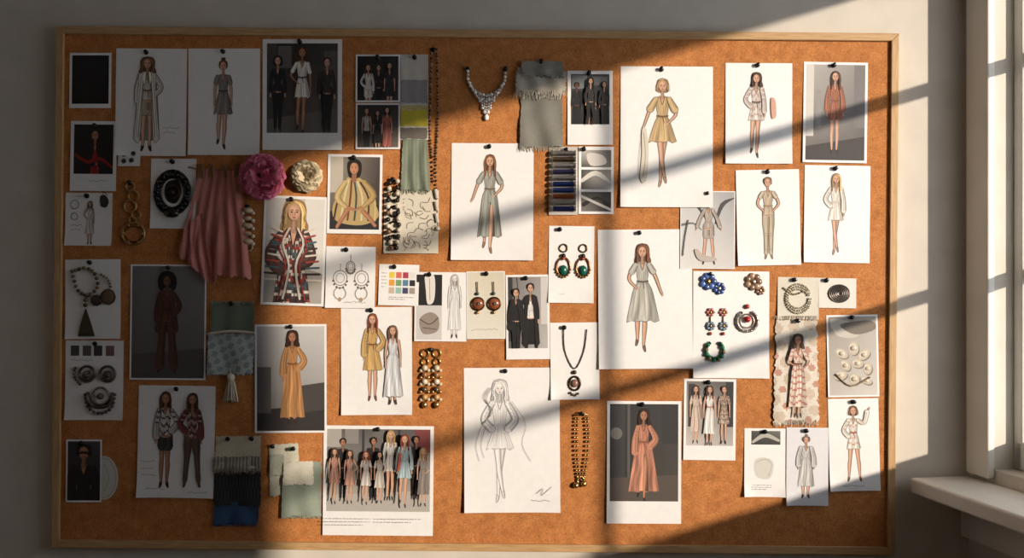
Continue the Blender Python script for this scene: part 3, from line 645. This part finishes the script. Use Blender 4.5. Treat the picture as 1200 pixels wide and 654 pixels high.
def flower(x,y,r,c,c2,n=7):
    for i in range(n):
        a=i*6.283/n; A.sphere(x+r*.62*math.cos(a),y+r*.62*math.sin(a),1.2,r*.36,c if i%2 else mul(c,.75),2,sh=.5)
    A.sphere(x,y,2.4,r*.3,c2,1,sh=.6)
flower(829,330,11,(84,112,176),(170,140,90)); flower(842,338,8,(60,84,146),(200,190,180)); flower(882,330,11,(170,136,112),(200,180,150)); flower(890,340,6,(140,106,88),(190,160,120))
for x in(832,847):
    flower(x,366,5.5,(190,110,96),(180,150,90),6); A.tube([(x,371,1),(x,377,1)],.7,G); flower(x,382,6,(110,130,144),(160,120,80),8); A.sphere(x,391,1.5,2.2,(170,60,50))
A.torus(875,376,12,1.8,(166,158,152),a0=-60,a1=240); A.torus(875,376,8,1.0,(170,162,152)); A.sphere(875,374,1.5,4,(180,44,42))
for i in range(12): A.sphere(875+12*math.cos(i*.44-1),376+12*math.sin(i*.44-1),2,1.9,(186,176,166),1)
A.sphere(875,359,1.5,3,(190,70,60)); A.torus(837,410,10,2,(30,84,62),a0=-60,a1=240); A.beads([(829,404),(827,413),(832,421),(842,421),(847,413),(845,404)],2.6,[(28,110,76),(120,100,60)],2)
A=sheet('beaded_bracelet_card',911,325,959,374,rot=1,col=(212,206,192),pin=(930,328),curl=1)
for k in range(3): A.beads([(935+ (15-k*1.5)*math.cos(t*.5),350+(17-k*3)*math.sin(t*.5)) for t in range(13)],1.2,[(176,166,146),(206,198,180)],2)
A.beads([(918,338),(930,345),(948,338)],1.2,[(150,136,110)])
A=sheet('coiled_bracelet_card',959,326,1003,361,rot=1,col=(220,216,208),curl=0,pin=(968,329))
for k in range(5): A.torus(983,344,12-k*2.2,.9,(110,100,94),1,ry=10-k*1.8,h=1+k*.3)
A=obj('printed_textile_swatch',.6)
def tx(u,v):
    f=math.sin(u*9+v*14)*math.sin(v*23-u*7)
    return (200,184,166) if f>.25 else ((190,146,130) if (f<-.6 and v>.25) else (216,208,196))
A.cloth((909,374),(957,375),(960,494),(906,497),tx,amp=1.6,freq=1.5,z=.6,jag=1.6,nx=34,ny=50); A.fringe(907,959,492,8,(200,190,174)); A.fringe(908,958,370,6,(196,184,170))
A.L=4.2; fig(A,934,392,100,hair=BRN,hs='wavy',skin=SKM,col=(210,186,172),dk=(150,80,64),hem=7.5,fl=1,sl=1,arms=('front','hip'),pat=[(180,108,92),(220,206,190)],belt=(90,50,40)); pin(934,376,3)
A=photo('shell_jewelry_photo_print',969,369,1029,465,bd=2,rot=-1,bg=((150,142,132),(176,170,162),(206,202,196),(190,184,176)),pin=(998,372))
A.blob([(974,374),(1000,378),(1010,388),(1000,396),(980,392)],(196,190,180)); A.blob([(985,380),(1020,376),(1026,386),(1002,392)],(120,110,100))
A.clip=None
for x,y,rx,ry,r_ in((986,414,8,5,.5),(1000,408,6,8,0),(1012,416,8,5,-.6),(990,428,7,5,.9),(1004,426,7,5,.2),(1016,432,5,7,.1),(984,440,8,5,-.3),(1000,444,6,7,0),(1014,446,7,4,.4)):
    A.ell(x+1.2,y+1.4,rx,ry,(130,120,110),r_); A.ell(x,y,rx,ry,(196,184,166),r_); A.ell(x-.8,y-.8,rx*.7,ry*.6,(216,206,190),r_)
    A.sphere(x,y,.2,min(rx,ry)*.5,(204,192,174),2,sx=1.3,sh=.35)
A.tube([(978,438,1),(996,452,1),(1018,442,1)],.9,(150,134,114),2)

# ================================================================ BOTTOM
A=photo('backstage_photo_print',801,444,862,539,bd=3,bot=17,bg=((120,114,110),(80,76,76),(180,174,170),(200,194,190)),pin=(830,448),rot=.8)
A.rect(806,450,814,500,(60,56,56)); A.rect(850,447,859,500,(50,48,50))
fig(A,815,452,70,hair=BRN,col=(210,188,174),hem=6.8,fl=.8,sl=1,hs='long'); fig(A,848,452,70,hair=BRN,col=(156,130,116),hem=5.6,fl=.8,sl=1,hs='short',pat=[(130,106,92),(190,174,158)])
fig(A,831,452,72,hair=BRN,col=(232,228,224),hem=6.9,fl=.9,belt=(180,90,70),arms=('down','down')); A.clip=None
A=sheet('line_sketch',544,431,656,600,rot=-.3,pin=(592,435),lift=3,z=.6)
fig(A,586,446,144,hair=(228,226,224),skin=(234,231,229),hs='wavy',g='dress',col=(228,227,228),dk=(150,146,146),hem=4.9,fl=1.0,sl=2,sw=.5,line=(130,124,122),legs='cross',arms=('hip','hip'),shoe=(214,210,208),lw=.42,ct=.25)
for k in range(5): A.stroke([(577-k,454),(571-k*1.2,466),(574+k*1.0,482),(568-k,496)],.35,(120,114,112))
A.stroke([(600,470),(616,496),(612,520),(622,540)],.4,(130,124,122)); A.stroke([(566,496),(558,520),(562,540)],.4,(140,134,132)); A.stroke([(570,498),(564,520),(568,536)],.4,(140,134,132))
A.stroke([(628,578),(636,572),(634,580),(646,570)],.5,(130,124,122)); scrib(A,622,586,644,w=.4)
A=obj('gold_chain_necklace')
for dx in(0,3.2):
    A.beads([(674+dx,486),(673+dx,510),(674+dx,540),(677+dx,562)],1.6,[G,mul(G,.7)],1); A.beads([(688-dx,486),(690-dx,510),(688-dx,540),(684-dx,562)],1.6,[G,mul(G,.7)],1)
A.tube([(673,487,2),(681,483,3),(689,487,2)],1.2,G); A.sphere(675,568,2,4,mul(G,.9),1); A.sphere(684,566,2.5,4.5,G,1); A.torus(680,562,4,1.2,G); pin(681,485,1)
A=photo('fashion_photo_print',711,470,798,613,bd=3.5,bot=26,bg=((38,38,40),(60,58,58),(70,64,60),(30,30,32)),rot=.3,pin=(752,474),lift=2.6)
A.rect(715,475,732,560,(60,58,60)); A.rect(735,474,738,560,(90,86,86)); A.rect(775,474,794,520,(50,48,50)); A.ell(722,508,7,7,(116,114,112)); A.flat([(714.5,560),(794.5,556),(794.5,587),(714.5,587)],(84,74,68))
fig(A,754,480,110,skin=SKM,hair=(44,28,22),hs='wavy',col=(192,132,108),dk=(130,72,52),hem=7.7,fl=1.45,sl=2,sw=.62,belt=(140,84,62),legs='walk',arms=('down','hip'),slit=True,shoe=(40,28,26),ct=1.4)
A=obj('beaded_drop_earrings')
for x0 in(498,512):
    A.torus(x0,414,4.5,1.2,G); A.torus(x0,424,4,1.2,mul(G,.9))
    for k,y in enumerate((431,439,447,456,465)):
        A.sphere(x0,y,3,3.7,[(206,190,160),(150,104,66),(214,200,176),(90,70,50),(190,150,96)][k],2)
        for o in(-4.4,4.4): A.sphere(x0+o,y+3,2,2.2,G if k%2 else (200,186,160),1 if k%2 else 2)
    A.sphere(x0,474,2.5,3.4,G,1,sy=1.3)
A.tube([(498,410,2),(505,408,2),(512,410,2)],.8,G); pin(505,410)
A=photo('runway_group_photo_print',379,499,508,627,bd=4,bot=28,bg=((96,92,92),(84,80,82),(170,166,160),(180,176,170)),rot=.5,pin=(443,503),lift=2.2)
A.rect(383,503,400,524,(170,166,160)); A.rect(404,503,420,520,(140,136,132)); A.rect(436,503,450,518,(110,106,104)); A.rect(486,503,504,530,(124,62,64)); A.flat([(383,580),(504,574),(504,599),(383,599)],(178,174,168)); A.rect(424,503,427,580,(60,58,60)); A.rect(466,503,469,576,(60,58,60))
for x in (402,438,488): fig(A,x,512+random.uniform(-2,2),76,hair=BLK,hs='short',skin=SKM,g='pants',col=(46,44,48),col2=(38,36,38),sl=2)
fig(A,458,504,84,hair=BLN,hs='long',col=(224,220,214),hem=5,sl=2)
gc=[(393,525,66,(200,150,132),5.4,0),(411,527,64,(210,160,142),5.6,0),(430,528,63,(220,212,206),5.6,.8),(446,528,62,(206,198,188),6,1),(475,508,86,(170,190,196),5.2,2),(497,523,70,(140,130,124),6.8,1)]
for i,(x,y,h_,c,h,s_) in enumerate(gc):
    fig(A,x,y,h_,hair=[BRN,BRN,RED,BLK,RED,BLN][i],hs='long',col=c,hem=h,fl=.85,sl=s_,legs=['walk','stand'][i%2],arms=('down','hip') if i%2 else ('down','down'),wd=1.05)
A.stroke([(470,530),(468,548)],3,(196,90,72)); A.clip=None; caption(A,384,605,436,3,3.6); caption(A,448,605,496,2,3.6)
A=obj('layered_knit_swatch')
A.cloth((254,511),(306,511),(306,548),(252,548),(206,196,172),amp=2,freq=1.5,z=1)
A.cloth((252,535),(307,534),(307,552),(251,552),lambda u,v:(176,166,150) if int(u*30)%2 else (120,116,112),amp=2,freq=2,z=3,jag=1)
A.cloth((252,550),(306,550),(306,592),(252,592),lambda u,v:(34,33,36) if int(u*28+v*3)%2 else (52,50,54),amp=2.2,freq=1.6,z=2)
A.cloth((252,588),(304,588),(303,612),(251,615),(50,78,118),amp=2.4,freq=1.8,z=1.5); A.fringe(252,305,548,7,(150,142,130),h=5); A.fringe(252,303,612,5,(54,82,120)); pin(268,514,3); pin(296,514,3)
A=obj('sage_linen_swatch')
A.cloth((316,521),(350,519),(352,580),(317,581),(206,202,184),amp=1.5,freq=1.5,z=1)
A.cloth((332,543),(377,540),(377,604),(331,606),(146,156,142),amp=2,freq=1.6,z=3); A.cloth((334,541),(368,539),(369,566),(333,567),(214,210,194),amp=1,freq=1.5,z=6)
A.cloth((318,532),(334,532),(335,556),(317,557),(184,190,172),amp=1,freq=1,z=4); A.fringe(331,377,603,4,(156,168,150),h=4); pin(345,525,5); pin(320,523,1)
A=sheet('fashion_sketch',162,452,252,583,rot=.8,pin=(207,456),lift=2)
fig(A,194,460,114,skin=SKM,hair=BRN,hs='long',g='shorts',col=(190,184,182),col2=(60,54,58),sl=2,sw=.55,line=LN,legs='stand',arms=('down','hip'),pat=[(40,38,42),(220,216,212)],shoe=(30,26,26))
fig(A,226,461,112,skin=SKM,hair=BRN,hs='long',g='pants',col=(120,60,58),col2=(100,78,70),sl=2,sw=.5,line=LN,legs='wide',arms=('hip','down'),pat=[(60,44,50),(190,170,160)],shoe=(120,60,50))
scrib(A,168,540,184); scrib(A,168,548,182); scrib(A,168,556,186); scrib(A,172,572,196); scrib(A,222,576,246)
A=photo('portrait_photo_print',78,515,120,588,bd=2,bg=((60,58,60),(76,72,72),(36,34,36),(30,30,32)),pin=(96,519),z=1)
fig(A,99,521,150,skin=SKM,hair=BLK,hs='short',col=(36,34,36),hem=6,fl=1.4,sl=2,sw=.7,wd=1.2); A.stroke([(90,532),(99,530),(108,532)],2.4,(16,14,16))
A=obj('oval_tag_card',.5); A.ell(122,560,17,26,(206,202,196)); A.ring(122,560,14,23,.6,(150,146,140)); A.stroke([(122,544),(128,560),(122,576)],.5,(150,146,140))
A=sheet('lookbook_sheet',872,502,920,582,rot=.6,pin=(896,506))
A.clip=(875,504,917,522); A.grad(880,505,914,521,(70,70,66),(110,112,106),(60,58,56),(40,40,40)); A.stroke([(882,518),(896,510),(912,516)],[3,5,3],(180,178,170)); A.clip=None
A.blob([(884,540),(896,536),(906,542),(902,560),(886,558)],(210,208,202)); A.stroke([(886,542),(896,538),(904,544),(900,558)],.5,(150,146,140)); caption(A,878,568,904,3)
A=sheet('fashion_sketch',921,501,970,592,rot=.6,pin=(944,505),z=1.2,col=(222,222,228))
fig(A,944,511,74,hair=(120,100,86),hs='bun',col=(196,194,194),dk=(120,118,120),hem=7,fl=.9,sl=2,sw=.5,line=LN,legs='stand',arms=('down','down'),wd=1.3)
A=sheet('fashion_sketch',971,467,1030,575,rot=-1,pin=(999,471))
fig(A,1000,476,90,hair=(120,84,60),hs='bob',col=(226,220,210),dk=(150,132,120),hem=4.9,fl=.8,sl=2,sw=.45,belt=(150,70,50),line=LN,legs='wide',arms=('hip','up'),pat=[(206,166,148),(230,224,216)],shoe=(110,80,60))
scrib(A,985,569,1012)

for s in ITEMS: s.build()
P=B('push_pins',0)
for (x,y,h) in PINS:
    prof=[(0.4,-.1),(.4,1.0),(2.5,1.0),(2.8,1.4),(2.4,1.8),(1.4,2.2),(1.3,4.0),(1.9,4.7),(2.3,5.1),(2.3,5.5),(1.9,5.8),(0.01,5.9)]
    n=10; b=len(P.v); tx_,ty_=random.uniform(-.12,.12),random.uniform(-.25,-.05)
    for r,z in prof:
        for i in range(n):
            a=2*math.pi*i/n; P.v.append((x+r*math.cos(a)+tx_*z,y+r*math.sin(a)+ty_*z,h+z*.85))
    for j in range(len(prof)-1):
        for i in range(n):
            k=(i+1)%n; P.f.append((b+j*n+i,b+(j+1)*n+i,b+(j+1)*n+k,b+j*n+k)); P.c.append([(28,27,29)]*4); P.m.append(2); P.sm.append(True)
P.build()

# ================================================================ room
import bmesh
def hexa(name,c8,mat,parent=None):
    me=bpy.data.meshes.new(name); o=sum((Vector(c) for c in c8),Vector())/8
    me.from_pydata([Vector(c)-o for c in c8],[],[(0,1,2,3),(7,6,5,4),(0,4,5,1),(1,5,6,2),(2,6,7,3),(3,7,4,0)])
    bm=bmesh.new(); bm.from_mesh(me); bmesh.ops.recalc_face_normals(bm,faces=bm.faces); bm.to_mesh(me); bm.free()
    me.materials.append(mat); ob=bpy.data.objects.new(name,me); ob.location=o; bpy.context.collection.objects.link(ob)
    if parent: ob.parent=parent
    return ob
def box(name,x0,x1,y0,y1,z0,z1,mat,parent=None):
    return hexa(name,[(x0,y0,z0),(x1,y0,z0),(x1,y1,z0),(x0,y1,z0),(x0,y0,z1),(x1,y0,z1),(x1,y1,z1),(x0,y1,z1)],mat,parent)
def bevel(ob,w,seg=2):
    m=ob.modifiers.new('bevel','BEVEL'); m.width=w; m.segments=seg
CX=1.07; al=math.radians(10); ex,ey=math.sin(al),-math.cos(al); nx_,ny_=math.cos(al),math.sin(al)
def RW(s,t,z): return (CX+ex*s+nx_*t,ey*s+ny_*t,z)
def rbox(name,s0,s1,t0,t1,z0,z1,mat,parent=None):
    return hexa(name,[RW(s0,t0,z0),RW(s1,t0,z0),RW(s1,t1,z0),RW(s0,t1,z0),RW(s0,t0,z1),RW(s1,t0,z1),RW(s1,t1,z1),RW(s0,t1,z1)],mat,parent)
ZT=2.75
box('wall_back',-2.3,CX+.3,0,.12,0,ZT,M_WALL)
box('wall_left',-2.42,-2.3,-4.2,.12,0,ZT,M_WALL)
box('wall_rear',-2.42,2.0,-4.3,-4.18,0,ZT,M_WALL)
box('floor',-2.5,2.4,-4.2,.15,-.1,0,M_FLOOR)
box('ceiling',-2.5,2.4,-4.3,.15,ZT,ZT+.1,M_CEIL)
s0,s1=.09,2.22; zb=ZC-.43; zt=ZC+.80; TH=.15
wr=bpy.data.objects.new('wall_right',None); bpy.context.collection.objects.link(wr)
rbox('wall_below_window',0,4.3,0,TH,0,zb,M_WALL,wr); rbox('wall_above_window',0,4.3,0,TH,zt,ZT,M_WALL,wr)
rbox('wall_corner_pier',0,s0,0,TH,zb,zt,M_WALL,wr); rbox('wall_front_pier',s1,4.3,0,TH,zb,zt,M_WALL,wr)
wn=bpy.data.objects.new('window_1',None); bpy.context.collection.objects.link(wn)
a=rbox('casing_stile',.015,s0+.005,-.018,0,zb-.02,zt+.07,M_TRIM,wn); bevel(a,.004)
a=rbox('casing_stile_front',s1-.005,s1+.07,-.018,0,zb-.02,zt+.07,M_TRIM,wn); bevel(a,.004)
rbox('casing_head',.015,s1+.07,-.02,0,zt,zt+.07,M_TRIM,wn)
for nm,a0,a1,z0,z1 in (('sash_stile_back',s0,s0+.03,zb,zt),('sash_stile_front',s1-.04,s1,zb,zt),('sash_bottom_rail',s0,s1,zb,zb+.065),('sash_head_rail',s0,s1,zt-.04,zt)):
    a=rbox(nm,a0,a1,.05,.09,z0,z1,M_TRIM,wn); bevel(a,.004)
for i,zz in enumerate((ZC+.01,ZC+.494)): a=rbox('muntin_rail_%d'%(i+1),s0,s1,.058,.082,zz-.014,zz+.014,M_TRIM,wn); bevel(a,.004)
a=rbox('muntin_stile_1',1.162,1.178,.06,.08,zb,zt,M_TRIM,wn); bevel(a,.003)
rbox('glass_pane',s0,s1,.069,.071,zb,zt,M_GLASS,wn)
a=rbox('windowsill',0,s1+.1,-.15,.0,ZC-.46-.036,ZC-.46,M_TRIM,wn); bevel(a,.006,3)
rbox('windowsill_apron',0,s1+.08,-.02,0,ZC-.6,ZC-.496,M_TRIM,wn)
box('baseboard_back',-2.3,CX,-.015,0,0,.12,M_TRIM)

cb=bpy.data.objects.new('cork_board',None); bpy.context.collection.objects.link(cb)
SF=S*(D-.026)/D; th=math.radians(.5)
def BP(x,y,yy):
    px=557+x*math.cos(th)-y*math.sin(th); py=340.5+x*math.sin(th)+y*math.cos(th)
    return ((px-600)*SF,-yy,ZC+(327-py)*SF)
def bquad(name,P,y0,y1,mat):
    return hexa(name,[BP(*p,y0) for p in P]+[BP(*p,y1) for p in P],mat,cb)
hw_,hh_,fw=494.5,306,9
bquad('cork_panel',[(-hw_+4,-hh_+4),(hw_-4,-hh_+4),(hw_-4,hh_-4),(-hw_+4,hh_-4)],0.001,H0,M_CORK)
F=[('frame_top',[(-hw_,-hh_),(hw_,-hh_),(hw_-fw,-hh_+fw),(-hw_+fw,-hh_+fw)],M_WOODX),('frame_bottom',[(-hw_,hh_),(hw_,hh_),(hw_-fw,hh_-fw),(-hw_+fw,hh_-fw)],M_WOODX),
('frame_left',[(-hw_,-hh_),(-hw_+fw,-hh_+fw),(-hw_+fw,hh_-fw),(-hw_,hh_)],M_WOODZ),('frame_right',[(hw_,-hh_),(hw_-fw,-hh_+fw),(hw_-fw,hh_-fw),(hw_,hh_)],M_WOODZ)]
for n_,P_,m_ in F: a=bquad(n_,P_,0.001,.026,m_); bevel(a,.0015)

# ================================================================ light
sd=bpy.data.lights.new('sun','SUN'); sd.energy=5.0; sd.angle=math.radians(1.3); sd.color=(1,.86,.70)
so=bpy.data.objects.new('sun',sd); bpy.context.collection.objects.link(so)
so.rotation_euler=Vector((-1,1,-.247)).to_track_quat('-Z','Y').to_euler(); so.location=(4,-4,3)
w=bpy.data.worlds.new('sky'); bpy.context.scene.world=w; w.use_nodes=True
bg=w.node_tree.nodes['Background']; bg.inputs[0].default_value=(.88,.93,1,1); bg.inputs[1].default_value=2.0
cd=bpy.data.cameras.new('camera'); cd.lens=35; cd.sensor_width=36
co=bpy.data.objects.new('camera',cd); bpy.context.collection.objects.link(co); co.location=(0,-D,ZC); co.rotation_euler=(math.radians(90),0,0)
bpy.context.scene.camera=co
bpy.context.scene.view_settings.view_transform='Standard'
